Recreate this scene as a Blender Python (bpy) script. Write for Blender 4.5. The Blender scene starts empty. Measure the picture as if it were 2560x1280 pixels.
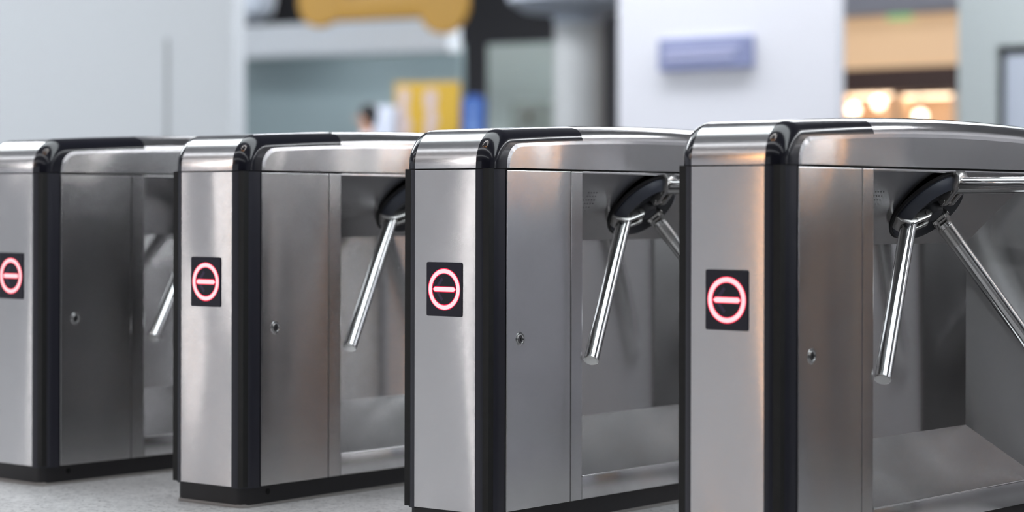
import bpy, bmesh, math, random
from mathutils import Vector, Matrix
random.seed(7)
SC = bpy.context.scene
COL = SC.collection
PI = math.pi

# ------------------------------------------------------------------ camera data (fitted to the photograph)
F_PX, PY, ROLL, YAW = 5605.2, 514.96, 0.00255, -0.69317
CAM = Vector((3.5101, -3.6912, 0.7253))
FW = Vector((math.sin(YAW), math.cos(YAW), 0)); RT = Vector((math.cos(YAW), -math.sin(YAW), 0))

# ------------------------------------------------------------------ materials
def nodes(name):
    m = bpy.data.materials.new(name); m.use_nodes = True
    nt = m.node_tree; return m, nt, nt.nodes['Principled BSDF']
def setp(b, **k):
    for a, v in k.items():
        b.inputs[a.replace('_', ' ')].default_value = v
def plain(name, col, rough=.5, metal=0.0, **k):
    m, nt, b = nodes(name)
    setp(b, Base_Color=(*col, 1), Roughness=rough, Metallic=metal, **k)
    n = nt.nodes.new('ShaderNodeTexNoise'); n.inputs['Scale'].default_value = 35
    c = nt.nodes.new('ShaderNodeTexCoord'); nt.links.new(c.outputs['Object'], n.inputs['Vector'])
    r = nt.nodes.new('ShaderNodeMapRange'); r.inputs['To Min'].default_value = max(0.01, rough*.9); r.inputs['To Max'].default_value = min(1, rough*1.1)
    nt.links.new(n.outputs['Fac'], r.inputs['Value']); nt.links.new(r.outputs['Result'], b.inputs['Roughness'])
    return m
def emit(name, col, s):
    m, nt, b = nodes(name)
    setp(b, Base_Color=(*[c*.5 for c in col], 1), Roughness=.4, Emission_Color=(*col, 1), Emission_Strength=s)
    return m
def steel(name, col, rough, aniso=.92, wob=.0016, wscale=(7, 7, 1.6), fine=.02, var=.05, smear=.35):
    """brushed stainless sheet: horizontal grain, slightly buckled, a little stained"""
    m, nt, b = nodes(name); L = nt.links.new
    c = nt.nodes.new('ShaderNodeTexCoord'); oi = nt.nodes.new('ShaderNodeObjectInfo')
    off = nt.nodes.new('ShaderNodeVectorMath'); off.operation = 'SCALE'; off.inputs[0].default_value = (13, 29, 41)
    L(oi.outputs['Random'], off.inputs['Scale'])
    ad = nt.nodes.new('ShaderNodeVectorMath'); ad.operation = 'ADD'
    L(c.outputs['Object'], ad.inputs[0]); L(off.outputs[0], ad.inputs[1])
    def mapped(sc):
        mp = nt.nodes.new('ShaderNodeMapping'); mp.inputs['Scale'].default_value = sc; L(ad.outputs[0], mp.inputs['Vector']); return mp
    w = nt.nodes.new('ShaderNodeTexNoise'); w.inputs['Scale'].default_value = 1; w.inputs['Detail'].default_value = 0.0
    L(mapped(wscale).outputs[0], w.inputs['Vector'])
    g = nt.nodes.new('ShaderNodeTexNoise'); g.inputs['Scale'].default_value = 1; g.inputs['Detail'].default_value = 3
    L(mapped((14, 14, 900)).outputs[0], g.inputs['Vector'])
    s = nt.nodes.new('ShaderNodeTexNoise'); s.inputs['Scale'].default_value = 1; s.inputs['Detail'].default_value = 6; s.inputs['Roughness'].default_value = .62
    L(mapped((11, 11, 8)).outputs[0], s.inputs['Vector'])
    b1 = nt.nodes.new('ShaderNodeBump'); b1.inputs['Distance'].default_value = wob; b1.inputs['Strength'].default_value = 1
    L(w.outputs['Fac'], b1.inputs['Height'])
    b2 = nt.nodes.new('ShaderNodeBump'); b2.inputs['Distance'].default_value = .00006; b2.inputs['Strength'].default_value = fine
    L(g.outputs['Fac'], b2.inputs['Height']); L(b1.outputs['Normal'], b2.inputs['Normal'])
    geo = nt.nodes.new('ShaderNodeNewGeometry'); big = nt.nodes.new('ShaderNodeVectorMath'); big.operation = 'SCALE'; big.inputs['Scale'].default_value = 4000
    L(geo.outputs['Position'], big.inputs[0])
    wn = nt.nodes.new('ShaderNodeTexWhiteNoise'); wn.noise_dimensions = '3D'; L(big.outputs[0], wn.inputs['Vector'])
    sp = nt.nodes.new('ShaderNodeSeparateXYZ'); L(wn.outputs['Color'], sp.inputs[0])
    su = nt.nodes.new('ShaderNodeMath'); su.operation = 'SUBTRACT'; L(sp.outputs[0], su.inputs[0]); L(sp.outputs[1], su.inputs[1])
    sc_ = nt.nodes.new('ShaderNodeMath'); sc_.operation = 'MULTIPLY'; sc_.inputs[1].default_value = smear; L(su.outputs[0], sc_.inputs[0])
    cb = nt.nodes.new('ShaderNodeCombineXYZ'); L(sc_.outputs[0], cb.inputs[2])
    an = nt.nodes.new('ShaderNodeVectorMath'); an.operation = 'ADD'; L(b2.outputs['Normal'], an.inputs[0]); L(cb.outputs[0], an.inputs[1])
    nn = nt.nodes.new('ShaderNodeVectorMath'); nn.operation = 'NORMALIZE'; L(an.outputs[0], nn.inputs[0])
    L(nn.outputs[0], b.inputs['Normal'])
    rr = nt.nodes.new('ShaderNodeMapRange'); rr.inputs['From Min'].default_value = .3; rr.inputs['From Max'].default_value = .7
    rr.inputs['To Min'].default_value = rough*(1-var); rr.inputs['To Max'].default_value = rough*(1+2*var)
    L(s.outputs['Fac'], rr.inputs['Value']); L(rr.outputs[0], b.inputs['Roughness'])
    mx = nt.nodes.new('ShaderNodeMix'); mx.data_type = 'RGBA'
    mx.inputs[6].default_value = (*[v*.96 for v in col], 1); mx.inputs[7].default_value = (*[min(1, v*1.03) for v in col], 1)
    L(s.outputs['Fac'], mx.inputs[0]); L(mx.outputs[2], b.inputs['Base Color'])
    setp(b, Metallic=1.0, Anisotropic=aniso, Anisotropic_Rotation=.25)
    t = nt.nodes.new('ShaderNodeTangent'); t.direction_type = 'UV_MAP'; t.uv_map = 'UVMap'
    L(t.outputs[0], b.inputs['Tangent'])
    return m
M = {}
M['front'] = steel('brushed_steel_front', (.62, .612, .616), .085, wob=.0028, wscale=(6, 6, 1.8))  # same alloy as the sides; extra brightness put into the colour
M['side'] = steel('brushed_steel_side', (.565, .558, .562), .09, wob=.0022, wscale=(6, 6, 1.8), smear=.22)
M['recess'] = steel('brushed_steel_recess', (.565, .558, .562), .11, wob=.0016)
M['lid'] = steel('brushed_steel_lid', (.66, .65, .65), .13, wob=.0003, smear=.05)
M['chrome'] = steel('polished_tube', (.72, .72, .72), .09, aniso=.3, wob=.0, fine=.0, smear=.0)
M['cast'] = plain('cast_metal', (.55, .54, .53), .24, 1.0)
M['black'] = plain('black_gloss', (.010, .010, .016), .16, 0, Coat_Weight=.3, Coat_Roughness=.05)
M['post'] = plain('black_satin', (.020, .020, .030), .36)
M['plinth'] = plain('plinth_black', (.012, .011, .013), .5)
M['chassis'] = plain('chassis_dark', (.006, .006, .006), .7)
M['hub'] = plain('hub_plastic', (.055, .060, .080), .40)
M['hubin'] = plain('hub_inner_plastic', (.038, .039, .046), .45)
M['acrylic'] = plain('acrylic_black', (.012, .010, .022), .22)
M['led_core'] = emit('led_core', (1.0, .46, .49), 1.35)
M['led_halo'] = emit('led_halo', (1.0, .012, .07), .95)
M['ghost'] = plain('ghost_arrow', (.045, .028, .075), .4)
M['lock'] = plain('lock_steel', (.5, .5, .5), .25, 1.0)
M['lockcore'] = plain('lock_core_metal', (.16, .16, .165), .35, 1.0)
M['sealant'] = plain('sealant', (.30, .285, .275), .8)
M['dot'] = plain('hole_black', (.004, .004, .004), .9)

def stone_floor():
    m, nt, b = nodes('granite_tiles'); L = nt.links.new
    c = nt.nodes.new('ShaderNodeTexCoord')
    def noise(sc, det, rough=.6, mapping=None):
        n = nt.nodes.new('ShaderNodeTexNoise'); n.inputs['Scale'].default_value = sc; n.inputs['Detail'].default_value = det; n.inputs['Roughness'].default_value = rough
        L(c.outputs['Object'], n.inputs['Vector']); return n
    n1 = noise(120, 3); n2 = noise(42, 4); n3 = noise(3.0, 3)
    cr = nt.nodes.new('ShaderNodeValToRGB'); e = cr.color_ramp.elements
    e[0].position = .36; e[0].color = (.13, .13, .135, 1); e[1].position = .60; e[1].color = (.68, .68, .68, 1)
    el = cr.color_ramp.elements.new(.46); el.color = (.53, .53, .535, 1)
    ad = nt.nodes.new('ShaderNodeMath'); ad.operation = 'MULTIPLY_ADD'; ad.inputs[1].default_value = .55
    mu = nt.nodes.new('ShaderNodeMath'); mu.operation = 'MULTIPLY'; mu.inputs[1].default_value = .45
    L(n1.outputs['Fac'], ad.inputs[0]); L(n2.outputs['Fac'], mu.inputs[0]); L(mu.outputs[0], ad.inputs[2]); L(ad.outputs[0], cr.inputs['Fac'])
    # tile joints
    sx = nt.nodes.new('ShaderNodeSeparateXYZ'); L(c.outputs['Object'], sx.inputs[0])
    def joint(o, off, size, wd):
        a = nt.nodes.new('ShaderNodeMath'); a.operation = 'SUBTRACT'; a.inputs[1].default_value = off; L(o, a.inputs[0])
        p = nt.nodes.new('ShaderNodeMath'); p.operation = 'PINGPONG'; p.inputs[1].default_value = size/2; L(a.outputs[0], p.inputs[0])
        l = nt.nodes.new('ShaderNodeMath'); l.operation = 'LESS_THAN'; l.inputs[1].default_value = wd; L(p.outputs[0], l.inputs[0]); return l
    j1 = joint(sx.outputs['Y'], .392, 1.2, .0018); j2 = joint(sx.outputs['X'], -1.25, 1.2, .0018)
    mxj = nt.nodes.new('ShaderNodeMath'); mxj.operation = 'MAXIMUM'; L(j1.outputs[0], mxj.inputs[0]); L(j2.outputs[0], mxj.inputs[1])
    # big soft staining
    st = nt.nodes.new('ShaderNodeMix'); st.data_type = 'RGBA'; st.blend_type = 'MULTIPLY'; st.inputs[0].default_value = .5
    L(cr.outputs[0], st.inputs[6]); L(n3.outputs['Fac'], st.inputs[7])
    br = nt.nodes.new('ShaderNodeMix'); br.data_type = 'RGBA'; br.blend_type = 'MULTIPLY'; br.inputs[0].default_value = 1; br.inputs[7].default_value = (1.32, 1.32, 1.33, 1)
    L(st.outputs[2], br.inputs[6])
    mj = nt.nodes.new('ShaderNodeMix'); mj.data_type = 'RGBA'; mj.inputs[7].default_value = (.16, .16, .16, 1)
    L(mxj.outputs[0], mj.inputs[0]); L(br.outputs[2], mj.inputs[6]); L(mj.outputs[2], b.inputs['Base Color'])
    setp(b, Roughness=.32, Specular_IOR_Level=.35)
    return m
M['floor'] = stone_floor()

# ------------------------------------------------------------------ mesh helpers
class MB:
    def __init__(self): self.bm = bmesh.new()
    def box(self, x0, x1, y0, y1, z0, z1, bev=0, seg=2):
        b = bmesh.new(); r = bmesh.ops.create_cube(b, size=1)
        for v in b.verts:
            v.co = Vector((x0+(v.co.x+.5)*(x1-x0), y0+(v.co.y+.5)*(y1-y0), z0+(v.co.z+.5)*(z1-z0)))
        if bev: bmesh.ops.bevel(b, geom=b.edges[:], offset=bev, segments=seg, affect='EDGES', profile=.5)
        return self.take(b)
    def take(self, b, mat=None):
        if mat is not None: bmesh.ops.transform(b, matrix=mat, verts=b.verts)
        me = bpy.data.meshes.new('t'); b.to_mesh(me); b.free(); self.bm.from_mesh(me); bpy.data.meshes.remove(me); return self
    def poly_prism(self, pts, d0, d1, fn, bev=0):
        """pts 2D outline, fn(p, d) -> 3D"""
        b = bmesh.new()
        A = [b.verts.new(fn(p, d0)) for p in pts]; B = [b.verts.new(fn(p, d1)) for p in pts]
        n = len(pts); b.faces.new(A); b.faces.new(B[::-1])
        for i in range(n): b.faces.new((A[i], B[i], B[(i+1) % n], A[(i+1) % n]))
        bmesh.ops.recalc_face_normals(b, faces=b.faces)
        if bev:
            ed = [e for e in b.edges if (e.verts[0] in A) == (e.verts[1] in A)]
            bmesh.ops.bevel(b, geom=ed, offset=bev, segments=2, affect='EDGES', profile=.5)
        return self.take(b)
    def tube(self, p, q, r0, r1=None, n=32, bev=0):
        p, q = Vector(p), Vector(q); r1 = r0 if r1 is None else r1
        b = bmesh.new(); ln = (q-p).length
        bmesh.ops.create_cone(b, cap_ends=True, segments=n, radius1=r0, radius2=r1, depth=ln)
        if bev:
            ed = [e for e in b.edges if abs(e.verts[0].co.z-e.verts[1].co.z) < 1e-6]
            bmesh.ops.bevel(b, geom=ed, offset=bev, segments=3, affect='EDGES', profile=.5)
        mt = Matrix.Translation((p+q)/2) @ (q-p).to_track_quat('Z', 'Y').to_matrix().to_4x4()
        return self.take(b, mt)
    def lathe(self, prof, n=64, mat=None, cap=True):
        b = bmesh.new(); rings = []
        for r, h in prof:
            rings.append([b.verts.new((r*math.cos(2*PI*i/n), r*math.sin(2*PI*i/n), h)) for i in range(n)] if r > 1e-6 else [b.verts.new((0, 0, h))])
        for A, B in zip(rings, rings[1:]):
            for i in range(n):
                j = (i+1) % n
                if len(A) == 1 and len(B) == 1: continue
                if len(A) == 1: b.faces.new((A[0], B[i], B[j]))
                elif len(B) == 1: b.faces.new((A[i], B[0], A[j]))
                else: b.faces.new((A[i], B[i], B[j], A[j]))
        for R in (rings[0], rings[-1]):
            if cap and len(R) > 1: b.faces.new(R)
        bmesh.ops.recalc_face_normals(b, faces=b.faces)
        return self.take(b, mat)
    def grid(self, rows, flip=False):
        b = self.bm; V = [[b.verts.new(p) for p in r] for r in rows]
        for A, B in zip(V, V[1:]):
            for i in range(len(A)-1):
                q = (A[i], A[i+1], B[i+1], B[i])
                b.faces.new(q[::-1] if flip else q)
        return self
    def ball(self, c, r, sc=(1, 1, 1), seg=24):
        b = bmesh.new(); bmesh.ops.create_uvsphere(b, u_segments=seg, v_segments=seg//2, radius=r)
        return self.take(b, Matrix.Translation(c) @ Matrix.Diagonal((*sc, 1)))
    def build(self, name, mat, parent=None, smooth=True, angle=32):
        me = bpy.data.meshes.new(name)
        bm = self.bm; bm.normal_update()
        uv = bm.loops.layers.uv.new('UVMap')
        for f in bm.faces:
            n = f.normal; ax, ay, az = abs(n.x), abs(n.y), abs(n.z)
            for l in f.loops:
                c = l.vert.co
                l[uv].uv = (c.y, c.z) if ax >= ay and ax >= az else (c.x, c.z) if ay >= az else (c.x, c.y)
            f.smooth = smooth
        if smooth:
            for e in bm.edges:
                if len(e.link_faces) == 2:
                    a0, a1 = sorted(f.calc_area() for f in e.link_faces)
                    if e.calc_face_angle(0) > math.radians(angle) or (a1 > 30*a0 and e.calc_face_angle(0) > math.radians(8)): e.smooth = False
        bm.to_mesh(me); bm.free()
        me.materials.append(mat)
        o = bpy.data.objects.new(name, me); COL.objects.link(o)
        if parent is not None: o.parent = parent
        return o
def tag(o, label=None, cat=None, group=None, kind=None):
    for k, v in (('label', label), ('category', cat), ('group', group), ('kind', kind)):
        if v: o[k] = v
    return o
def empty(name, loc=(0, 0, 0), rz=0):
    o = bpy.data.objects.new(name, None); COL.objects.link(o); o.location = loc; o.rotation_euler = (0, 0, rz); o.empty_display_size = .1
    return o
def copy_tree(o, parent=None):
    c = o.copy(); COL.objects.link(c); c.parent = parent
    for ch in list(o.children): copy_tree(ch, c)
    return c

# ------------------------------------------------------------------ the turnstile
W, A_, LN = .1262, .0886, 1.40            # half width, half width of the front panel, length
ZB, ZS = .0487, .8055                      # bottom and top of the body panels
R_F = W - A_                              # fillet radius
def lid_profile():
    """front bullnose, gently crowned top, rear bullnose: list of (y, z, ny, nz)"""
    pts = []
    for z in (.808, .815): pts.append((0, z, -1, 0))
    ry, rz, zt = .074, .080, .896
    for i in range(0, 15):
        t = i/14*PI/2
        y = ry*(1-math.cos(t)); z = zt-rz+rz*math.sin(t)
        ny, nz = -math.cos(t)/ry, math.sin(t)/rz; l = math.hypot(ny, nz); pts.append((y, z, ny/l, nz/l))
    n = 16
    for i in range(1, n+1):
        y = ry+(LN/2-ry)*i/n; k = (y-LN/2)/(LN/2-ry)
        z = zt+.019*(1-k*k); sl = .019*(-2*k)/(LN/2-ry); l = math.hypot(1, sl); pts.append((y, z, -sl/l, 1/l))
    rear = [(LN-y, z, -ny, nz) for y, z, ny, nz in pts[:-1]][::-1]
    return pts, pts+rear
def prof_at(P, y_end):
    """the profile up to y_end"""
    out = []
    for a, b in zip(P, P[1:]):
        out.append(a)
        if a[0] <= y_end < b[0]:
            t = (y_end-a[0])/(b[0]-a[0]); out.append(tuple(a[i]+(b[i]-a[i])*t for i in range(4))); return out
    return out+[P[-1]]
def resample(P, n):
    d = [0]
    for a, b in zip(P, P[1:]): d.append(d[-1]+math.hypot(b[0]-a[0], b[1]-a[1])+.02*math.hypot(b[2]-a[2], b[3]-a[3]))
    out = []; j = 0
    for i in range(n):
        t = d[-1]*i/(n-1)
        while j < len(d)-2 and d[j+1] < t: j += 1
        k = (t-d[j])/max(1e-9, d[j+1]-d[j]); q = [P[j][m]+(P[j+1][m]-P[j][m])*k for m in range(4)]
        l = math.hypot(q[2], q[3]); out.append((q[0], q[1], q[2]/l, q[3]/l))
    return out
def sec(q, th, sx, r, grow=0, a=None):
    a = A_ if a is None else a
    off = r*(1-math.cos(th)); x = a+(r+grow)*math.sin(th)
    return Vector((sx*x, q[0]-q[2]*off+q[2]*grow*math.cos(th), q[1]-q[3]*off+q[3]*grow*math.cos(th)))

def corner_outline():
    """plan outline of a black corner post (front right), in (x, y)"""
    pts = [(A_+.001, .0005)]
    for i in range(11):
        t = i/10*PI/2; pts.append((A_+R_F*math.sin(t), R_F*(1-math.cos(t))))
    pts += [(W, .0565), (W-.012, .0565), (W-.012, .045), (A_+.004, .014), (A_+.001, .014)]
    return pts

def make_turnstile():
    T = empty('turnstile')
    # plinth with rounded corners, sealed to the floor
    def rr(ins, r):
        x, y0, y1 = W-ins, ins, LN-ins; o = []
        for cx, cy, a0 in ((x-r, y0+r, -PI/2), (x-r, y1-r, 0), (-x+r, y1-r, PI/2), (-x+r, y0+r, PI)):
            for i in range(7):
                t = a0+i/6*PI/2; o.append((cx+r*math.cos(t), cy+r*math.sin(t)))
        return o
    m = MB(); m.poly_prism(rr(.009, .024), 0, .052, lambda p, d: (p[0], p[1], d)); m.build('plinth', M['plinth'], T)
    sl = MB(); o1, o2 = rr(.0062, .026), rr(.0085, .024)
    rnd = random.Random(3); jit = [rnd.uniform(-.0015, .002) for _ in o1]
    sl.grid([[Vector((p[0], p[1], .0004)) for p in o1+o1[:1]], [Vector((p[0]*.999, p[1], .003)) for p in o1+o1[:1]],
             [Vector((p[0], p[1], .0075+j)) for p, j in zip(o2+o2[:1], jit+jit[:1])]])
    sl.build('sealant_bead', M['sealant'], T)
    m = MB(); m.tube((W-.0095, .093, .033), (W-.0083, .093, .033), .0075, n=20); m.build('bolt_hole', M['dot'], T)
    xbk = -.036
    # dark chassis seen through the seams
    m = MB(); m.box(-W+.004, W-.004, .004, .334, .05, .8075).box(-W+.004, W-.004, 1.066, LN-.004, .05, .8075)
    m.box(-W+.004, xbk, .334, 1.066, .05, .8075).box(-W+.004, W-.003, .334, 1.066, .8062, .8078)
    m.build('chassis', M['chassis'], T)
    # corner posts
    for sx in (1, -1):
        for fy in (0, 1):
            m = MB(); m.poly_prism(corner_outline(), ZB-.002, ZS+.001, lambda p, d: (sx*p[0], LN-p[1] if fy else p[1], d))
            m.build('corner_post', M['post'], T)
    # front and rear panels
    fp = MB().box(-A_, A_, -.0012, .006, ZB+.001, ZS, .0012).build('front_panel', M['front'], T)
    MB().box(-A_, A_, LN-.006, LN+.0012, ZB+.001, ZS, .0012).build('rear_panel', M['front'], T)
    # right side: door, jamb strips, sill band, far door
    def door(x0, x1, y0, y1, ylock, name='door'):
        d = MB().box(x0, x1, y0, y1, ZB+.001, ZS-.001, .0016).build(name, M['side'], T)
        if ylock is None: return d
        s = 1 if x1 > 0 else -1; xs = x1 if s > 0 else x0
        mt = Matrix.Translation((xs, ylock, .4293)) @ Matrix.Rotation(s*PI/2, 4, 'Y')
        k = MB(); k.lathe([(.0165, -.0005), (.0150, .0008), (.0118, .0004), (.0112, .0022), (.0095, .0030), (.0084, .0014), (.0080, .0006)], 36, mt, cap=False)
        lk = k.build('lock', M['lock'], d)
        k = MB(); k.lathe([(.0082, .0008), (.0074, .0020), (0, .0022)], 32, mt, cap=False); k.build('lock_core', M['lockcore'], lk)
        k = MB(); k.box(xs-.001 if s > 0 else xs-.0036, xs+.0030 if s > 0 else xs+.001, ylock-.0009, ylock+.0009, .4258, .4328); k.build('keyhole', M['dot'], lk)
        return d
    door(W-.004, W+.0022, .0590, .2925, .1065)
    door(W-.004, W+.0022, LN-.2925, LN-.0590, None)
    for y0, y1 in ((.2945, .3372), (LN-.3372, LN-.2945)):
        MB().box(W-.004, W+.0022, y0, y1, ZB+.001, ZS-.001, .0016).build('jamb_strip', M['side'], T)
    MB().box(W-.004, W+.0014, .338, LN-.338, ZB+.001, .1035, .0022).build('sill_panel', M['side'], T)
    m = MB(); m.tube((W+.0002, .339, .1032), (W+.0002, LN-.339, .1032), .0024, n=14); m.build('tray_hem', M['chrome'], T)
    # recess of five folded sheets
    y0, y1, yb0, yb1 = .338, LN-.338, .398, 1.000
    xb, xt, zt, zbt, zbb, zl = -.030, W-.0165, .7995, .6430, .2185, .1030
    F = {'a': (W, y0, zl), 'b': (W, y1, zl), 'c': (xt, y1, zt), 'd': (xt, y0, zt)}
    B = {'a': (xb, yb0, zbb), 'b': (xb, yb1, zbb), 'c': (xb, yb1, zbt), 'd': (xb, yb0, zbt)}
    def sheet(name, a, b, c, d):
        mb = MB(); a, b, c, d = map(Vector, (a, b, c, d)); n = 8
        mb.grid([[(a+(b-a)*i/n)+((d+(c-d)*i/n)-(a+(b-a)*i/n))*j/n for i in range(n+1)] for j in range(n+1)])
        return mb.build(name, M['recess'], T)
    sheet('recess_tray', F['a'], F['b'], B['b'], B['a'])
    sheet('recess_back', B['a'], B['b'], B['c'], B['d'])
    sheet('recess_end', F['b'], F['c'], B['c'], B['b'])
    sheet('recess_end', F['d'], F['a'], B['a'], B['d'])
    hs = sheet('mechanism_cover', B['d'], B['c'], F['c'], F['d'])
    m = MB(); m.box(xt-.003, W+.0010, y0, y1, zt-.0006, .8052, .0012); m.build('cover_lip', M['side'], T)
    # speaker holes on the mechanism cover
    ax, e1, e2 = Vector((.7071, 0, -.7071)), Vector((.7071, 0, .7071)), Vector((0, 1, 0))
    m = MB(); c0 = Vector((xb, 0, zbt)); dcv = (Vector((xt, 0, zt))-c0); nrm = Vector((dcv.z, 0, -dcv.x)).normalized()
    for j in range(7):
        for i in range(4 + (1 if 1 < j < 5 else 0)):
            y = .462-.026+i*.0105+(j % 2)*.0052; t = .40+j*.055
            p = c0+dcv*t+Vector((0, y, 0)); m.tube(p-nrm*.001, p+nrm*.0004, .0014, n=8)
    m.build('speaker_holes', M['dot'], hs)
    # left side: plain doors and panel
    door(-W-.0022, -W+.004, .0590, .3372, None, 'side_panel'); door(-W-.0022, -W+.004, LN-.3372, LN-.0590, None, 'side_panel')
    MB().box(-W-.0022, -W+.004, .3392, LN-.3392, ZB+.001, ZS-.001, .0016).build('side_panel', M['side'], T)

    # lid
    half, full = lid_profile()
    m = MB(); rows = []
    for q in resample(full, 130): rows.append([Vector((A_*(k/6-1), q[0]+q[2]*.0012, q[1]+q[3]*.0012)) for k in range(13)])
    m.grid(rows)
    nth = 12
    mid = [q for q in resample(full, 200) if .30 <= q[0] <= LN-.30]
    for sx in (1, -1):
        m.grid([[sec(q, PI/2*k/nth, sx, R_F) for k in range(nth+1)] + [sec(q, PI/2, sx, R_F)-Vector((0, q[2], q[3]))*.03] for q in mid], flip=sx < 0)
    m.build('lid_shell', M['lid'], T)
    for sx in (1, -1):
        for fy in (0, 1):
            cols = []
            for k in range(nth+1):
                th = PI/2*k/nth; t = k/nth
                ye = .338-(.030*((.55-t)/.55)**2 if t < .55 else 0)
                cols.append([sec(q, th, sx, R_F, .0013) for q in resample(prof_at(full, ye), 60)])
            ex = [Vector(cols[-1][i])-Vector((0, q[2], q[3]))*(.034 if q[0] < .07 else .004) for i, q in enumerate(resample(prof_at(full, .338), 60))]
            rows = [[c[i] for c in cols]+[ex[i]] for i in range(60)]
            rows.append([v-Vector((0, 0, .003)) for v in rows[-1]])
            if fy: rows = [[Vector((v.x, LN-v.y, v.z)) for v in r] for r in rows]
            m = MB(); m.grid(rows, flip=(sx < 0) != bool(fy)); m.build('corner_trim', M['black'], T)
    # lid side panels
    def outline(ins):
        c = .0600+ins; rad = .046; o = [(c, .8085)]
        top = lambda y: (lambda q: q[1]-R_F+.004-ins)(min(full, key=lambda q: abs(q[0]-y)))
        ht = top(c+rad); 
        for i in range(9):
            t = i/8*PI/2; o.append((c+rad*(1-math.cos(t)), max(.809, ht-rad+rad*math.sin(t))))
        y = c+rad
        ys = [c+rad+(LN-2*(c+rad))*i/24 for i in range(1, 25)]
        zs = []
        for yy in ys: zs.append(ht+(.019*(1-((yy-LN/2)/(LN/2-.074))**2)-.019*(1-((c+rad-LN/2)/(LN/2-.074))**2)))
        o += list(zip(ys, zs)); o += [(LN-y_, z_) for y_, z_ in o[:9][::-1]]
        return o
    for sx in (1, -1):
        oa, ob = outline(0), outline(.0075)
        b = bmesh.new(); n = len(oa)
        Va = [b.verts.new((sx*(W-.001), *p)) for p in oa]; Vb = [b.verts.new((sx*(W+.0012), *p)) for p in oa]
        Vc = [b.verts.new((sx*(W+.0030), p[0], max(.8095, p[1]))) for p in ob]
        b.faces.new(Vc)
        for X, Y in ((Va, Vb), (Vb, Vc)):
            for i in range(n): b.faces.new((X[i], X[(i+1) % n], Y[(i+1) % n], Y[i]))
        bmesh.ops.recalc_face_normals(b, faces=b.faces)
        m = MB(); m.take(b); m.build('lid_side_panel', M['side'], T, angle=12)
    # display
    zc, hz, hx = .5400, .0600, .0516
    def rrect(hx, hz, r):
        o = []
        for cx, cz, a0 in ((hx-r, -hz+r, -PI/2), (hx-r, hz-r, 0), (-hx+r, hz-r, PI/2), (-hx+r, -hz+r, PI)):
            for i in range(5): t = a0+i/4*PI/2; o.append((cx+r*math.cos(t), cz+r*math.sin(t)))
        return o
    D = MB().poly_prism(rrect(hx, hz, .004), -.0032, 0, lambda p, d: (p[0], d, zc+p[1]), .0005).build('display', M['acrylic'], T)
    tag(D, 'black display lit with a red no-entry ring and bar')
    def ring(r0, r1, yf, name, mat):
        b = bmesh.new(); n = 72; V = []
        for r in (r0, r1):
            for d in (-.0030, yf): V.append([b.verts.new((.0002+r*math.cos(2*PI*i/n), d, zc+r*math.sin(2*PI*i/n))) for i in range(n)])
        for X, Y in ((V[0], V[1]), (V[1], V[3]), (V[3], V[2])):
            for i in range(n): b.faces.new((X[i], X[(i+1) % n], Y[(i+1) % n], Y[i]))
        bmesh.ops.recalc_face_normals(b, faces=b.faces); mb = MB(); mb.take(b); return mb.build(name, mat, D)
    ring(.0342, .0467, -.00335, 'ring_halo', M['led_halo']); ring(.0360, .0449, -.0036, 'ring', M['led_core'])  # red glow around ring and bar drawn as wider emissive borders
    def hexbar(hl, hh, tip, yf, name, mat):
        pts = [(-hl, 0), (-hl+tip, -hh), (hl-tip, -hh), (hl, 0), (hl-tip, hh), (-hl+tip, hh)]
        return MB().poly_prism(pts, yf, -.0028, lambda p, d: (.0005+p[0], d, zc+p[1])).build(name, mat, D)
    hexbar(.0345, .0064, .0062, -.00335, 'bar_halo', M['led_halo']); hexbar(.0325, .0049, .0055, -.0036, 'bar', M['led_core'])
    m = MB()
    for s in (1, -1):
        m.poly_prism([(-.0285, s*.000), (-.0195, s*.000), (-.0028, s*.0215), (-.0075, s*.0265)], -.0033, -.0028, lambda p, d: (p[0], d, zc+p[1]))
    m.build('unlit_arrow', M['ghost'], D)

    # tripod
    HC = Vector((.0682, .6828, .7236)); al = .798
    a = Vector((math.cos(al), 0, -math.sin(al))); u1 = Vector((math.sin(al), 0, math.cos(al))); u2 = Vector((0, 1, 0))
    HM = Matrix(((u2.x, u1.x, a.x, HC.x), (u2.y, u1.y, a.y, HC.y), (u2.z, u1.z, a.z, HC.z), (0, 0, 0, 1)))
    HH = HM.copy(); HH.translation.y -= .003; HH.translation -= u1*.007
    hub = MB().lathe([(.0945, -.014), (.0960, -.008), (.0935, -.0015), (.0785, .0115), (.0765, .0125)], 96, HH, cap=False)
    hub = hub.build('hub_rim', M['hub'], T)
    m = MB(); m.lathe([(.0765, .0125), (.0740, .0095), (.060, .0035), (.04, 0), (.026, -.001), (.024, .011), (.019, .017), (0, .018)], 96, HH, cap=False)
    m.build('hub_face', M['hubin'], hub)
    m = MB(); m.lathe([(.0955, -.018), (.102, -.018), (.102, -.012), (.0970, -.0105)], 96, HH, cap=False); m.build('hub_gasket', M['plinth'], T)
    for k in range(3):
        t = k*2*PI/3-.0315
        p = u1*math.cos(t)+u2*math.sin(t); tg = a.cross(p)
        d = (p*math.sin(al)+a*math.cos(al)).normalized()
        s0 = HC+p*.076+a*.006+d*.0; tip = HC+p*.070+d*(.4311 if k else .412)
        ar = MB().tube(s0, tip, .0178, n=48, bev=.0012).build('arm', M['chrome'], T)
        # cast root: follows the rim, then a clevis towards the hub centre
        fn = lambda q, w: HC+p*q[0]+a*q[1]+tg*w
        m = MB(); m.poly_prism([(.064, -.012), (.1045, -.012), (.1045, -.004), (.1010, .005), (.085, .0195), (.064, .0200)], -.0200, .0200, fn, .003)
        m.build('arm_root', M['cast'], ar)
        m = MB()
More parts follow.
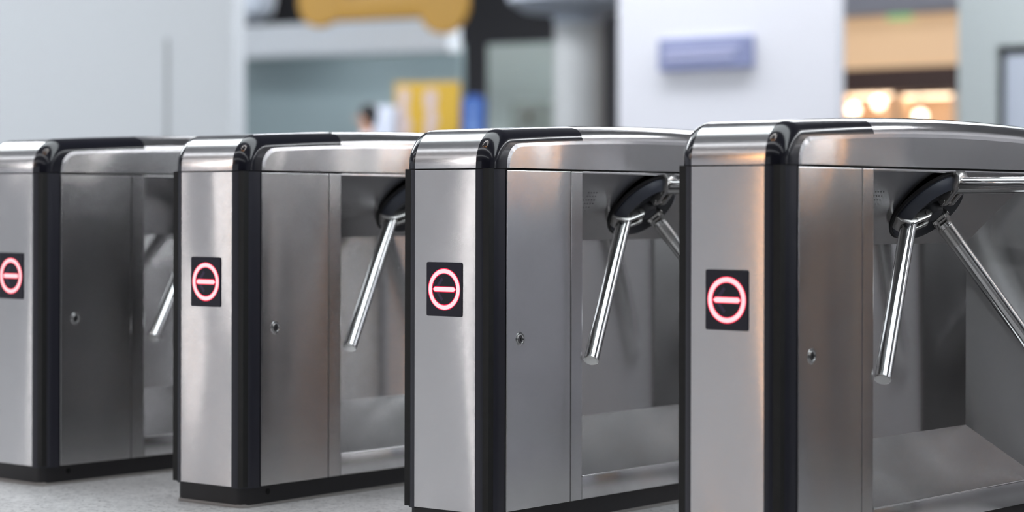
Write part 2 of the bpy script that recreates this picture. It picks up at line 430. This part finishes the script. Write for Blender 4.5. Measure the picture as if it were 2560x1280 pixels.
        for s in (-1, 1):
            m.poly_prism([(.076, .003), (.080, .0215), (.032, .0235), (.024, .018), (.024, .007), (.032, .001)], s*.019, s*.0085, fn, .0015)
        m.build('clevis', M['cast'], ar)
        m = MB()
        c = HC+p*.034+a*.0135; m.tube(c-tg*.0215, c+tg*.0215, .0062, n=20, bev=.001)
        c = HC+p*.062+a*.012; m.tube(c-tg*.0205, c+tg*.0205, .0035, n=16, bev=.0006)
        m.build('pivot_pin', M['cast'], ar)
        if k == 1:
            c0 = HC+p*.070+d*.022; m = MB(); m.tube(c0, c0+d*.052, .0190, .0185, n=40, bev=.001); m.build('collar', M['cast'], ar)
        m = MB(); m.tube(tip-d*.0005, tip+d*.0012, .0160, n=40, bev=.0005); m.build('end_cap', M['cast'], ar)
    return T

units = [(-1.2287, -.0271, -.0197), (-.5266, .0119, .0139), (.2150, .0436, .0185), (1.0, -.0003, -.0178), (1.79, -.02, 0)]  # last one is unseen, added so its reflection darkens the fourth
labels = ['leftmost stainless steel turnstile, cut off by the left edge of the photo',
          'second stainless turnstile from the left, black plinth corner standing on the granite floor',
          'third stainless turnstile from the left, between the second and the nearest one',
          'nearest stainless turnstile at the right, with all three tripod arms in view',
          'unseen stainless turnstile added at the far right end of the row, its edge just beyond the photo']
T0 = make_turnstile()
for i, (x, y, r) in enumerate(units):
    t = T0 if i == 0 else copy_tree(T0)
    t.location = (x, y, 0); t.rotation_euler = (0, 0, r)
    tag(t, labels[i], 'turnstile', 'row of tripod turnstiles')

# ------------------------------------------------------------------ the hall
def struct(mb, name, mat, **k):
    o = mb.build(name, mat, None, **k); o['kind'] = 'structure'; return o
struct(MB().box(-40, 40, -30, .992, -.2, 0), 'floor', M['floor'], smooth=False)
M['floor_d'] = plain('far_floor_dark', (.045, .045, .05), .35)
struct(MB().box(-40, 40, .992, 45, -.2, 0), 'floor.001', M['floor_d'], smooth=False)  # far floor, out of view, made dark to dim what the recesses reflect

class Plane:
    """a vertical plane of the hall: a distance from the camera along one sight line, and a heading"""
    def __init__(s, px, D, ang):
        ang = math.radians(ang)
        s.o = CAM+(FW+RT*((px-1280)/F_PX))*D; s.o.z = 0
        s.u = RT*math.cos(ang)-FW*math.sin(ang); s.v = FW*math.cos(ang)+RT*math.sin(ang)
        s.m = Matrix(((s.u.x, s.v.x, 0, s.o.x), (s.u.y, s.v.y, 0, s.o.y), (0, 0, 1, 0), (0, 0, 0, 1)))
    def hit(s, px, py, off=0):
        d = FW+RT*((px-1280)/F_PX)+Vector((0, 0, 1))*((PY-py)/F_PX)
        o = s.o+s.v*off; t = (o-CAM).dot(s.v)/d.dot(s.v); p = CAM+d*t
        return (p-s.o).dot(s.u), p.z
    def rect(s, x0, x1, y0, y1, off=0):
        a, _ = s.hit(x0, 500, off); b, _ = s.hit(x1, 500, off); xm = (x0+x1)/2
        return a, b, s.hit(xm, y1, off)[1], s.hit(xm, y0, off)[1]
    def place(s, o, x=0, y=0, z=0):
        o.matrix_world = s.m @ Matrix.Translation((x, y, z)); return o
def paint(name, c, r=.5, **k): return plain(name, c, r, 0, **k)
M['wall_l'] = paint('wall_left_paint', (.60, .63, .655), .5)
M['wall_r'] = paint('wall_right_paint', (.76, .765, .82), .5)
M['joint'] = paint('joint_grey', (.30, .32, .33), .6)
M['dark'] = paint('dark_back', (.050, .050, .056), .7)
M['teal'] = paint('teal_wall', (.27, .345, .36), .5)
M['tealdark'] = paint('teal_wall_dark', (.085, .11, .118), .5)
M['fascia'] = paint('fascia_grey', (.74, .78, .82), .5)
M['green'] = paint('green_grey', (.46, .54, .52), .5)
M['cab'] = paint('cabinet_green_grey', (.24, .275, .25), .5)
M['col'] = paint('column_grey', (.42, .43, .43), .5)
M['cap'] = paint('capital_grey', (.50, .55, .62), .5)
M['yellow'] = paint('sign_yellow', (.55, .30, .045), .5)
M['poster'] = paint('poster_yellow', (.58, .36, .03), .5)
M['pale'] = paint('poster_pale', (.58, .46, .43), .5)
M['blue'] = paint('sign_blue', (.022, .085, .33), .5)
M['ltblue'] = paint('sign_lightblue', (.13, .23, .50), .5)
M['white'] = paint('white_plastic', (.62, .66, .76), .4)
M['purple'] = paint('sign_violet', (.24, .27, .46), .5)
M['lilac'] = paint('sign_lilac', (.45, .47, .68), .5)
M['brown'] = paint('shop_brown', (.055, .02, .012), .5)
M['shopwall'] = paint('shop_cream', (.80, .60, .42), .6)
M['tan'] = emit('lit_fascia', (.80, .53, .31), .62)
M['casefill'] = emit('case_fill', (1.0, .78, .55), 4.0)
M['globe'] = emit('globe_lamp', (1.0, .80, .62), 5.0)
M['exit'] = emit('green_sign', (.30, .60, .25), .8)
M['soffit'] = paint('soffit_grey', (.30, .30, .34), .6)
M['pillar'] = paint('pillar_green_white', (.50, .55, .55), .5)
M['frame'] = paint('dark_frame', (.02, .023, .028), .4)
M['bluepane'] = paint('blue_glass', (.52, .57, .66), .2)
M['skin'] = paint('skin', (.55, .30, .20), .5)
M['hair'] = paint('hair', (.008, .007, .008), .5)
M['shirt'] = paint('shirt', (.62, .66, .76), .8)
M['trousers'] = paint('trousers', (.03, .035, .05), .8)
M['ceil'] = paint('ceiling_pale', (.40, .41, .43), .8)
M['lampw'] = emit('luminaire_white', (.93, .96, 1.0), 4.0)
M['lampo'] = emit('luminaire_warm', (1.0, .55, .2), 10.0)
M['housing'] = paint('lamp_housing', (.6, .6, .6), .4)

def slab(P, x0, x1, y0, y1, t, name, mat, z0=None, z1=None, off=0, bev=0.0, parent=None):
    a, b, za, zb = P.rect(x0, x1, y0, y1, off)
    za = z0 if z0 is not None else za; zb = z1 if z1 is not None else zb
    o = MB().box(a, b, off, off+t, za, zb, bev).build(name, mat, parent, smooth=bev > 0)
    if parent is None: o.matrix_world = P.m
    return o
def sslab(*a, **k):
    o = slab(*a, **k); o['kind'] = 'structure'; return o

# left wall
PL = Plane(300, 17.5, 39.7)
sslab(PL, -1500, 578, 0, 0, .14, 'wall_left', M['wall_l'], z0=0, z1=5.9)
sslab(PL, 412, 421, 0, 0, .01, 'trim_1', M['joint'], z0=0, z1=2.0, off=-.006)
# back of the hall
PB = Plane(1280, 38, 30)
sslab(PB, -200, 3200, 0, 0, .2, 'wall_back', M['dark'], z0=0, z1=5.9)
# ticket office: teal rear wall, grey bulkhead over its front
PT = Plane(880, 30, 26)
sslab(PT, 500, 1150, 0, 0, .12, 'wall_office', M['teal'], z0=0, z1=2.95, off=1.2)
sslab(PT, 470, 1120, 58, 138, .35, 'trim_2', M['fascia'])
ol = empty('office_light'); r = PT.rect(790, 960, 58, 128, .7); PT.place(ol, (r[0]+r[1])/2, .7, r[2]); w_ = (r[1]-r[0])/2
tag(ol, 'light fitting inside the office, hidden behind the grey bulkhead', 'ceiling light')
MB().box(-w_, w_, -.08, .08, .05, .11, .01).build('frame', M['housing'], ol); MB().box(-w_*.97, w_*.97, -.07, .07, .04, .052, .002).build('diffuser', M['lampw'], ol)
m = MB()
for k in (-1, 1): m.tube((k*w_*.8, 0, .1), (k*w_*.8, 0, 5.98-r[2]), .008, n=8)
m.build('rod', M['housing'], ol)
# hanging sign with round lobes
PS = Plane(950, 27, 30)
sg = empty('hanging_sign'); tag(sg, 'orange-yellow hanging sign with rounded lobes high in the hall', 'sign')
x0, x1, za, zb = PS.rect(742, 1165, 0, 70); r = PS.rect(1040, 1165, 0, 70); rr_ = (r[1]-r[0])/2
PS.place(sg, (x0+x1)/2, 0, 0); hw = (x1-x0)/2; zc_ = PS.hit(1100, 12)[1]; zl_ = PS.hit(820, 0)[1]
m = MB()
m.tube((hw-rr_, .02, zc_), (hw-rr_, .10, zc_), rr_, n=40, bev=.02)
m.tube((-hw+rr_*.9, .02, zl_), (-hw+rr_*.9, .10, zl_), rr_*.95, n=40, bev=.02)
m.box(-hw+rr_*.9, hw-rr_, .03, .09, zl_-rr_*.75, zl_+rr_*.12, .015)
m.build('sign_board', M['yellow'], sg)
m = MB(); m.box(-hw*.6-.01, -hw*.6+.01, .05, .07, zl_, 6.0).box(hw*.6-.01, hw*.6+.01, .05, .07, zc_, 6.0); m.build('hanger', M['housing'], sg)
# grey dome lamp beside it
PD = Plane(635, 26, 30); dm = empty('pendant_dome'); PD.place(dm); tag(dm, 'grey dome hanging just right of the pale left wall', 'pendant')
ra = PD.rect(590, 680, 0, 60); zb_ = ra[2]; rd = (ra[1]-ra[0])/2
m = MB(); m.lathe([(rd*.05, zb_), (rd*.5, zb_+.03), (rd*.85, zb_+.12), (rd, zb_+.30), (rd*.9, zb_+.45), (.05, zb_+.55)], 40); m.build('shade', M['cap'], dm)
MB().tube((0, 0, zb_+.5), (0, 0, 6.0), .02).build('rod', M['housing'], dm)
# green-grey partition, cabinet, column
PG = Plane(1300, 29, 30)
sslab(PG, 1218, 1420, 0, 0, .1, 'wall_partition', M['green'], z0=0, z1=PG.hit(1300, 108)[1])
PC = Plane(1325, 28, 30)
cb = empty('service_cabinet'); r = PC.rect(1276, 1374, 256, 520); PC.place(cb, (r[0]+r[1])/2, 0, 0); w_ = (r[1]-r[0])/2
tag(cb, 'dull green-grey service cabinet against the pale green partition', 'cabinet')
MB().box(-w_, w_, 0, .4, 0, r[3], .01).build('body', M['cab'], cb)
MB().box(-w_*.9, w_*.9, -.02, 0, .1, r[3]*.97, .004).build('door', M['cab'], cb)
h = PC.hit(1325, 292); MB().box(-.035, .035, -.06, -.02, h[1]-.07, h[1]+.05, .01).build('handle', M['brown'], cb)
PK = Plane(1447, 22, 30)
ck = empty('column'); PK.place(ck); tag(ck, 'round pale grey column with a flared top', 'column')
r = PK.rect(1392, 1502, 0, 50); rad = (r[1]-r[0])/2; zk = PK.hit(1447, 60)[1]
MB().lathe([(rad, 0), (rad, zk+.2)], 48).build('shaft', M['col'], ck)
rc = (PK.rect(1250, 1560, 0, 0)[1]-PK.rect(1250, 1560, 0, 0)[0])/2; zq = PK.hit(1447, 36)[1]
MB().lathe([(rad, zq-.10), (rad*1.12, zq), (rc*.8, zq+.03), (rc, zq+.12), (rc*1.05, zq+.4), (rc*1.05, 5.95)], 56).build('capital', M['cap'], ck)
# yellow display board, blue sign, white screen, person
PY_ = Plane(1066, 23.5, 20)
yb = empty('display_board'); r = PY_.rect(986, 1148, 206, 500); PY_.place(yb, (r[0]+r[1])/2, 0, 0); w_ = (r[1]-r[0])/2; zt_ = r[3]
tag(yb, 'yellow display board with two pale blotchy stripes, left of the blue sign', 'board')
MB().box(-w_, w_, 0, .05, .25, zt_, .006).build('panel', M['poster'], yb)
rnd = random.Random(5)
for fx in (-.72, .12):
    m = MB(); z = .4; 
    while z < zt_-.08:
        rr_ = rnd.uniform(.055, .085); x = fx*w_+rnd.uniform(-.012, .012); m.tube((x, -.006-rnd.uniform(0, .002), z), (x, .004, z), min(rr_, w_-abs(x)), n=20); z += rr_*1.25
    m.build('pale_stripe', M['pale'], yb)
for s in (-1, 1): MB().box(s*w_*.8-.02, s*w_*.8+.02, -.15, .2, 0, .27, .005).build('foot', M['housing'], yb)
PE = Plane(1182, 23, 20)
bs = empty('floor_sign'); r = PE.rect(1152, 1212, 236, 500); PE.place(bs, (r[0]+r[1])/2, 0, 0); w_ = (r[1]-r[0])/2; zt_ = r[3]
tag(bs, 'narrow blue sign with a round top, right of the yellow board', 'sign')
pts = [(-w_, .5), (w_, .5)]+[(w_*math.cos(t*PI/12), zt_-w_*.7+w_*.7*math.sin(t*PI/12)) for t in range(13)]
MB().poly_prism(pts, 0, .04, lambda p, d: (p[0], d, p[1]), .004).build('panel', M['blue'], bs)
m = MB(); m.tube((0, -.006, zt_-.14), (0, .002, zt_-.14), .055, n=24).box(-.06, .06, -.006, .002, zt_-.46, zt_-.22, .004); m.build('emblem', M['ltblue'], bs)
MB().tube((0, .02, .02), (0, .02, .52), .025).tube((0, .02, 0), (0, .02, .025), .2).build('stand', M['housing'], bs)
PW = Plane(956, 23.0, 20)
ws = empty('kiosk'); r = PW.rect(932, 986, 266, 500); PW.place(ws, (r[0]+r[1])/2, 0, 0); w_ = (r[1]-r[0])/2
tag(ws, 'white upright kiosk between the dark-haired person and the yellow board', 'kiosk')
MB().box(-w_, w_, 0, .12, .9, r[3], .015).build('screen_housing', M['white'], ws)
MB().box(-w_*.85, w_*.85, -.006, .004, 1.05, r[3]-.05, .003).build('screen', M['white'], ws)
MB().box(-.05, .05, .03, .09, .03, .95, .01).box(-.18, .18, -.12, .22, 0, .035, .01).build('pedestal', M['housing'], ws)

def person():
    PP = Plane(916, 22.3, 0)
    r = empty('person'); PP.place(r); r.rotation_euler = (0, 0, math.atan2(RT.y, RT.x)+PI*.0)
    tag(r, 'dark-haired person in a pale shirt, seen in profile facing left', 'person')
    hs = PP.hit(916, 262)[1]/1.76          # scale from the height of the crown
    def skin(name, chain, edges, mat, parent):
        me = bpy.data.meshes.new(name); me.from_pydata([Vector(c[:3])*hs for c in chain], edges, []); me.update()
        o = bpy.data.objects.new(name, me); COL.objects.link(o); o.parent = parent
        sk = o.modifiers.new('s', 'SKIN'); 
        for v, c in zip(me.skin_vertices[0].data, chain): v.radius = (c[3]*hs, (c[4] if len(c) > 4 else c[3])*hs); v.use_root = False
        me.skin_vertices[0].data[0].use_root = True
        ss = o.modifiers.new('d', 'SUBSURF'); ss.levels = 2; ss.render_levels = 2; sk.use_smooth_shade = True
        me.materials.append(mat); return o
    # x is the way the person faces (negative = left), y is across the body
    C = [(0, 0, .95, .12, .15), (0, 0, 1.15, .11, .14), (.01, 0, 1.38, .11, .17), (.015, 0, 1.47, .06, .07), (-.005, 0, 1.54, .05), (-.02, 0, 1.64, .075, .07), (-.015, 0, 1.715, .06, .055),
         (0, .18, 1.41, .05), (.02, .23, 1.12, .04), (-.12, .23, .95, .033), (-.19, .22, .93, .03),
         (0, -.18, 1.41, .05), (.02, -.23, 1.12, .04), (-.12, -.23, .95, .033), (-.19, -.22, .93, .03),
         (0, .09, .86, .085), (-.02, .10, .48, .058), (.02, .10, .08, .042), (-.10, .11, .045, .022),
         (0, -.09, .86, .085), (-.01, -.10, .48, .058), (.05, -.10, .08, .042), (-.07, -.11, .045, .022)]
    E = [(0, 1), (1, 2), (2, 3), (3, 4), (4, 5), (5, 6), (2, 7), (7, 8), (8, 9), (9, 10), (2, 11), (11, 12), (12, 13), (13, 14), (0, 15), (15, 16), (16, 17), (17, 18), (0, 19), (19, 20), (20, 21), (21, 22)]
    b = skin('body', C, E, M['skin'], r)
    S = [(0, 0, .93, .135, .165), (0, 0, 1.15, .125, .155), (.01, 0, 1.38, .125, .185), (.012, 0, 1.475, .075, .085), (0, .185, 1.41, .064), (.02, .235, 1.15, .053), (0, -.185, 1.41, .064), (.02, -.235, 1.15, .053)]
    skin('shirt', S, [(0, 1), (1, 2), (2, 3), (2, 4), (4, 5), (2, 6), (6, 7)], M['shirt'], r)
    Tt = [(0, 0, .94, .13, .16), (0, .09, .85, .095), (-.02, .10, .48, .072), (.02, .10, .09, .058), (0, -.09, .85, .095), (-.01, -.10, .48, .072), (.05, -.10, .09, .058)]
    skin('trousers', Tt, [(0, 1), (1, 2), (2, 3), (0, 4), (4, 5), (5, 6)], M['trousers'], r)
    for sy in (1, -1):
        MB().ball(Vector((-.05 if sy > 0 else -.02, sy*.105, .048))*hs, .048*hs, (2.7, .95, 1.0)).build('shoe', M['hair'], r)
    m = MB(); m.ball(Vector((.022, 0, 1.672))*hs, .098*hs, (1.0, .88, 1.02)); m.ball(Vector((.045, 0, 1.60))*hs, .07*hs, (.8, .95, 1.1)); m.build('hair', M['hair'], r)
    m = MB(); m.ball(Vector((-.102, 0, 1.615))*hs, .016*hs, (1.1, .7, 1.2), 12); m.build('nose', M['skin'], r)
person()

# right wall with its violet sign
PR = Plane(1815, 17, 39.7)
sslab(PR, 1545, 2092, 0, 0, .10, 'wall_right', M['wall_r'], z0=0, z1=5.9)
vs = empty('wall_sign'); r = PR.rect(1648, 1880, 92, 172, -.024); PR.place(vs, (r[0]+r[1])/2, -.022, 0); w_ = (r[1]-r[0])/2
tag(vs, 'violet-blue sign with pale lines mounted on the white wall', 'sign')
MB().box(-w_, w_, -.02, .02, r[2], r[3], .004).build('board', M['purple'], vs)
m = MB(); dz = r[3]-r[2]
for k, (f0, f1) in enumerate(((-.86, .74), (-.86, .62))): m.box(f0*w_, f1*w_, -.024, -.018, r[2]+dz*(.54-.24*k), r[2]+dz*(.70-.24*k), .002)
m.build('lettering_lines', M['lilac'], vs)

# the warm shop between the white wall and the pale pillar
PH = Plane(2240, 22, 39.7)
sslab(PH, 1950, 2600, 0, 0, .1, 'wall_shop', M['brown'], z0=0, z1=5.9, off=1.5)
sslab(PH, 2000, 2500, -300, 28, .5, 'trim_3', M['soffit'])
fs = slab(PH, 2060, 2420, 36, 166, .12, 'shop_fascia', M['tan'], off=.3)
tag(fs, 'glowing tan fascia above the dark shop beam', 'fascia')
sslab(PH, 2060, 2420, 166, 226, .2, 'trim_4', M['brown'], off=.32)
ex = slab(PH, 2216, 2274, 30, 46, .04, 'exit_sign', M['exit'], off=.2, bev=.004); tag(ex, 'small green lit sign on the top edge of the tan fascia', 'sign')
def cabinet(px0, px1, lab):
    e = empty('display_case'); r = PH.rect(px0, px1, 229, 520, .5); PH.place(e, (r[0]+r[1])/2, .5, 0); w_ = (r[1]-r[0])/2; zt_ = r[3]
    tag(e, lab, 'display case', 'lit shop display cases')
    m = MB(); m.box(-w_, w_, .38, .40, .9, zt_).box(-w_, -w_+.02, 0, .40, .9, zt_).box(w_-.02, w_, 0, .40, .9, zt_).box(-w_, w_, 0, .40, zt_-.02, zt_).box(-w_, w_, 0, .40, .88, .90)
    m.build('case', M['shopwall'], e)
    MB().box(-w_*.9, w_*.9, .03, .20, zt_-.040, zt_-.020, .003).build('fill_strip', M['casefill'], e)  # unseen strip added to light the case interior
    MB().box(-w_, w_, .0, .40, 0, .88, .005).build('base', M['brown'], e)
    return e, w_
cabinet(2108, 2234, 'lit cream display case, left of the two in the shop')
cabinet(2246, 2384, 'lit cream display case, right of the two in the shop')
for px, py, lab in ((2133, 272, 'round glowing lamp, lowest at the left end of the shop'), (2196, 254, 'round glowing lamp, highest of the three in the shop'), (2300, 288, 'round glowing lamp in the right-hand display case')):
    e = empty('globe_lamp'); h = PH.hit(px, py, .40); PH.place(e, h[0], .40, h[1]); tag(e, lab, 'lamp', 'globe lamps in the shop')
    MB().ball((0, 0, 0), .062).build('globe', M['globe'], e)
    zt_ = PH.rect(2060, 2420, 166, 226, .32)[2]+.004
    MB().tube((0, 0, .05), (0, 0, zt_-h[1]), .006, n=10).build('cord', M['brown'], e)
# pale pillar and dark framed window at the right edge
PQ = Plane(2440, 17, 39.7)
sslab(PQ, 2394, 2490, 0, 0, .10, 'wall_pillar', M['pillar'], z0=0, z1=5.9)
sslab(PQ, 2490, 3300, 0, 92, .10, 'trim_5', M['pillar'], z1=5.9)
wn = slab(PQ, 2490, 3300, 92, 520, .06, 'window_1', M['frame'], z0=0, off=.05); wn['kind'] = 'structure'
r0 = PQ.rect(2513, 3290, 116, 520, .04)
g = MB().box(r0[0], r0[1], .035, .05, 0, r0[3]); g = g.build('window_pane', M['bluepane'], wn, smooth=False); g['kind'] = 'structure'

# unseen hall to the right: pale and dark panels placed for the steel to reflect
M['wall_e'] = paint('wall_far_paint', (.62, .63, .66), .5)
for i, (xa, xb_) in enumerate(((-2.0, 1.6), (3.4, 5.2), (6.0, 11.5), (13.0, 15.5), (16.5, 26.0))):
    o = struct(MB().box(xa, xb_, 13.0, 13.15, 1.7, 5.9), 'wall_hall_unseen' if i == 0 else 'wall_hall_unseen.%03d' % i, M['wall_e'], smooth=False)
struct(MB().box(26, 26.2, -20, 13, 0, 5.9), 'wall_east', M['wall_e'], smooth=False)
struct(MB().box(-3, 27, 17, 17.2, 0, 5.9), 'wall_north', M['dark'], smooth=False)

M['floor_dim'] = plain('dim_floor_added', (.022, .022, .024), .9)
struct(MB().box(.80, 12, -15, -.40, 0, .008), 'floor.002', M['floor_dim'], smooth=False)  # unseen dark patch of floor added to dim the recess end walls
# ceiling with its luminaires and the strips added to light the hall
struct(MB().box(-40, 40, -30, 45, 6.0, 6.2), 'ceiling', M['ceil'], smooth=False)
def strip(x, y, L, w, name, mat, lab, group, along='X'):
    e = empty(name, (x, y, 6.0)); tag(e, lab, 'ceiling light', group)
    if along == 'Y': e.rotation_euler = (0, 0, PI/2)
    MB().box(-L/2-.03, L/2+.03, -w/2-.03, w/2+.03, -.07, 0, .01).build('frame', M['housing'], e)
    MB().box(-L/2, L/2, -w/2, w/2, -.08, -.06, .004).build('diffuser', mat, e)
M['lamps'] = emit('luminaire_skylight', (.90, .97, 1.0), 3.2)
M['hallfill'] = emit('hall_fill', (.93, .96, 1.0), 26.0)  # for unseen strips added to brighten the hall walls
STRIPS = [(2, .6, 34, 2.6, 2), (2, -5.0, 34, .5, 0), (-2, -11, 34, .6, 0), (-14, 2.5, 11, .9, 1), (-12.9, 9.5, 25, .8, 1), (15, 9.5, 22, .5, 1), (3, 19, 44, .8, 1)]
for i, (x, y, L, w, h_) in enumerate(STRIPS):
    strip(x, y, L, w, 'ceiling_light', M[('lampw', 'hallfill', 'lamps')[h_]], 'long white ceiling light strip above the hall, out of the photo', 'linear ceiling lights')

M['spot_w'] = emit('downlight_white', (1.0, .97, .95), 60.0); M['spot_o'] = emit('downlight_warm', (1.0, .45, .12), 60.0)
def downlight(x, y, mat, lab):
    e = empty('downlight', (x, y, 6.0)); tag(e, lab, 'ceiling light', 'downlights above the hall')
    MB().lathe([(.13, 0), (.15, -.02), (.15, -.05), (.12, -.05), (.11, -.03)], 32, cap=False).build('trim_ring', M['housing'], e)
    MB().lathe([(.115, -.034), (0, -.034)], 32, cap=False).build('lens', mat, e)
for k in range(7):
    t = PI*(.02+k*.16); downlight(.2+1.4*math.cos(t), -3.2+1.4*math.sin(t), M['spot_w'], 'white round ceiling downlight, reflected in the black lid corners')
for x, y in ((-.1, -3.9), (1.3, -3.8)): downlight(x, y, M['spot_o'], 'warm round ceiling downlight, reflected in the black lid corners')
M['tube_p'] = emit('pendant_warm_dim', (1.0, .50, .20), 8.0); M['tube_q'] = emit('pendant_white_dim', (1.0, .97, .95), 9.0)
M['tube_o'] = emit('pendant_warm', (1.0, .50, .20), 20.0); M['tube_w'] = emit('pendant_white', (1.0, .96, .94), 24.0)
def pendant(x, y, mat, lab, z0=2.6):
    e = empty('pendant_lamp', (x, y, 6.0)); tag(e, lab, 'ceiling light', 'tubular pendants behind the viewer')
    MB().tube((0, 0, z0-6), (0, 0, z0-3.5), .036, n=20).build('tube', mat, e)
    MB().tube((0, 0, z0-3.5), (0, 0, 0), .012, n=10).build('cord', M['housing'], e)
for x, y, o in ((-7.13, -11.36, 1), (-8.62, -10.81, 0), (-10.40, -9.84, 1), (-10.66, -9.66, 0), (-12.6, -8.17, 0)):
    pendant(x, y, M['tube_o' if o else 'tube_w'], ('warm' if o else 'white')+' tubular pendant lamp, seen only as a streak on the steel fronts')
for x, y, o in ((8.41, 7.48, 0), (7.88, 8.87, 0), (7.61, 9.71, 0), (7.45, 9.97, 1)):
    pendant(x, y, M['tube_p' if o else 'tube_q'], ('warm' if o else 'white')+' tubular pendant lamp beyond the row, seen only as a streak on the steel doors', 1.5)
# unseen dark wall behind the viewer, added to darken the recess reflections
struct(MB().box(1.5, 26, -16.2, -16, 0, 5.9), 'wall_dark_added', M['dark'], smooth=False)

# ------------------------------------------------------------------ world, camera
wd = bpy.data.worlds.new('World'); SC.world = wd; wd.use_nodes = True
bg = wd.node_tree.nodes['Background']; bg.inputs[0].default_value = (.86, .90, 1.0, 1); bg.inputs[1].default_value = .45
cd = bpy.data.cameras.new('Camera'); co = bpy.data.objects.new('Camera', cd); COL.objects.link(co)
zax = -FW; up = Vector((0, 0, 1))
r2 = RT*math.cos(ROLL)+up*math.sin(ROLL); uu = up*math.cos(ROLL)-RT*math.sin(ROLL)
co.matrix_world = Matrix(((r2.x, uu.x, zax.x, CAM.x), (r2.y, uu.y, zax.y, CAM.y), (r2.z, uu.z, zax.z, CAM.z), (0, 0, 0, 1)))
cd.sensor_fit = 'HORIZONTAL'; cd.sensor_width = 36; cd.lens = F_PX/2560*36; cd.shift_y = -(640-PY)/2560; cd.shift_x = 0
cd.clip_start = .1; cd.clip_end = 200
cd.dof.use_dof = True; cd.dof.focus_distance = 4.95; cd.dof.aperture_fstop = cd.lens/1000/.043
SC.camera = co
vs_ = SC.view_settings; SC.display_settings.display_device = 'sRGB'
vs_.view_transform = 'Standard'; vs_.look = 'None'; vs_.gamma = 1; vs_.use_curve_mapping = False; vs_.exposure = 0.15
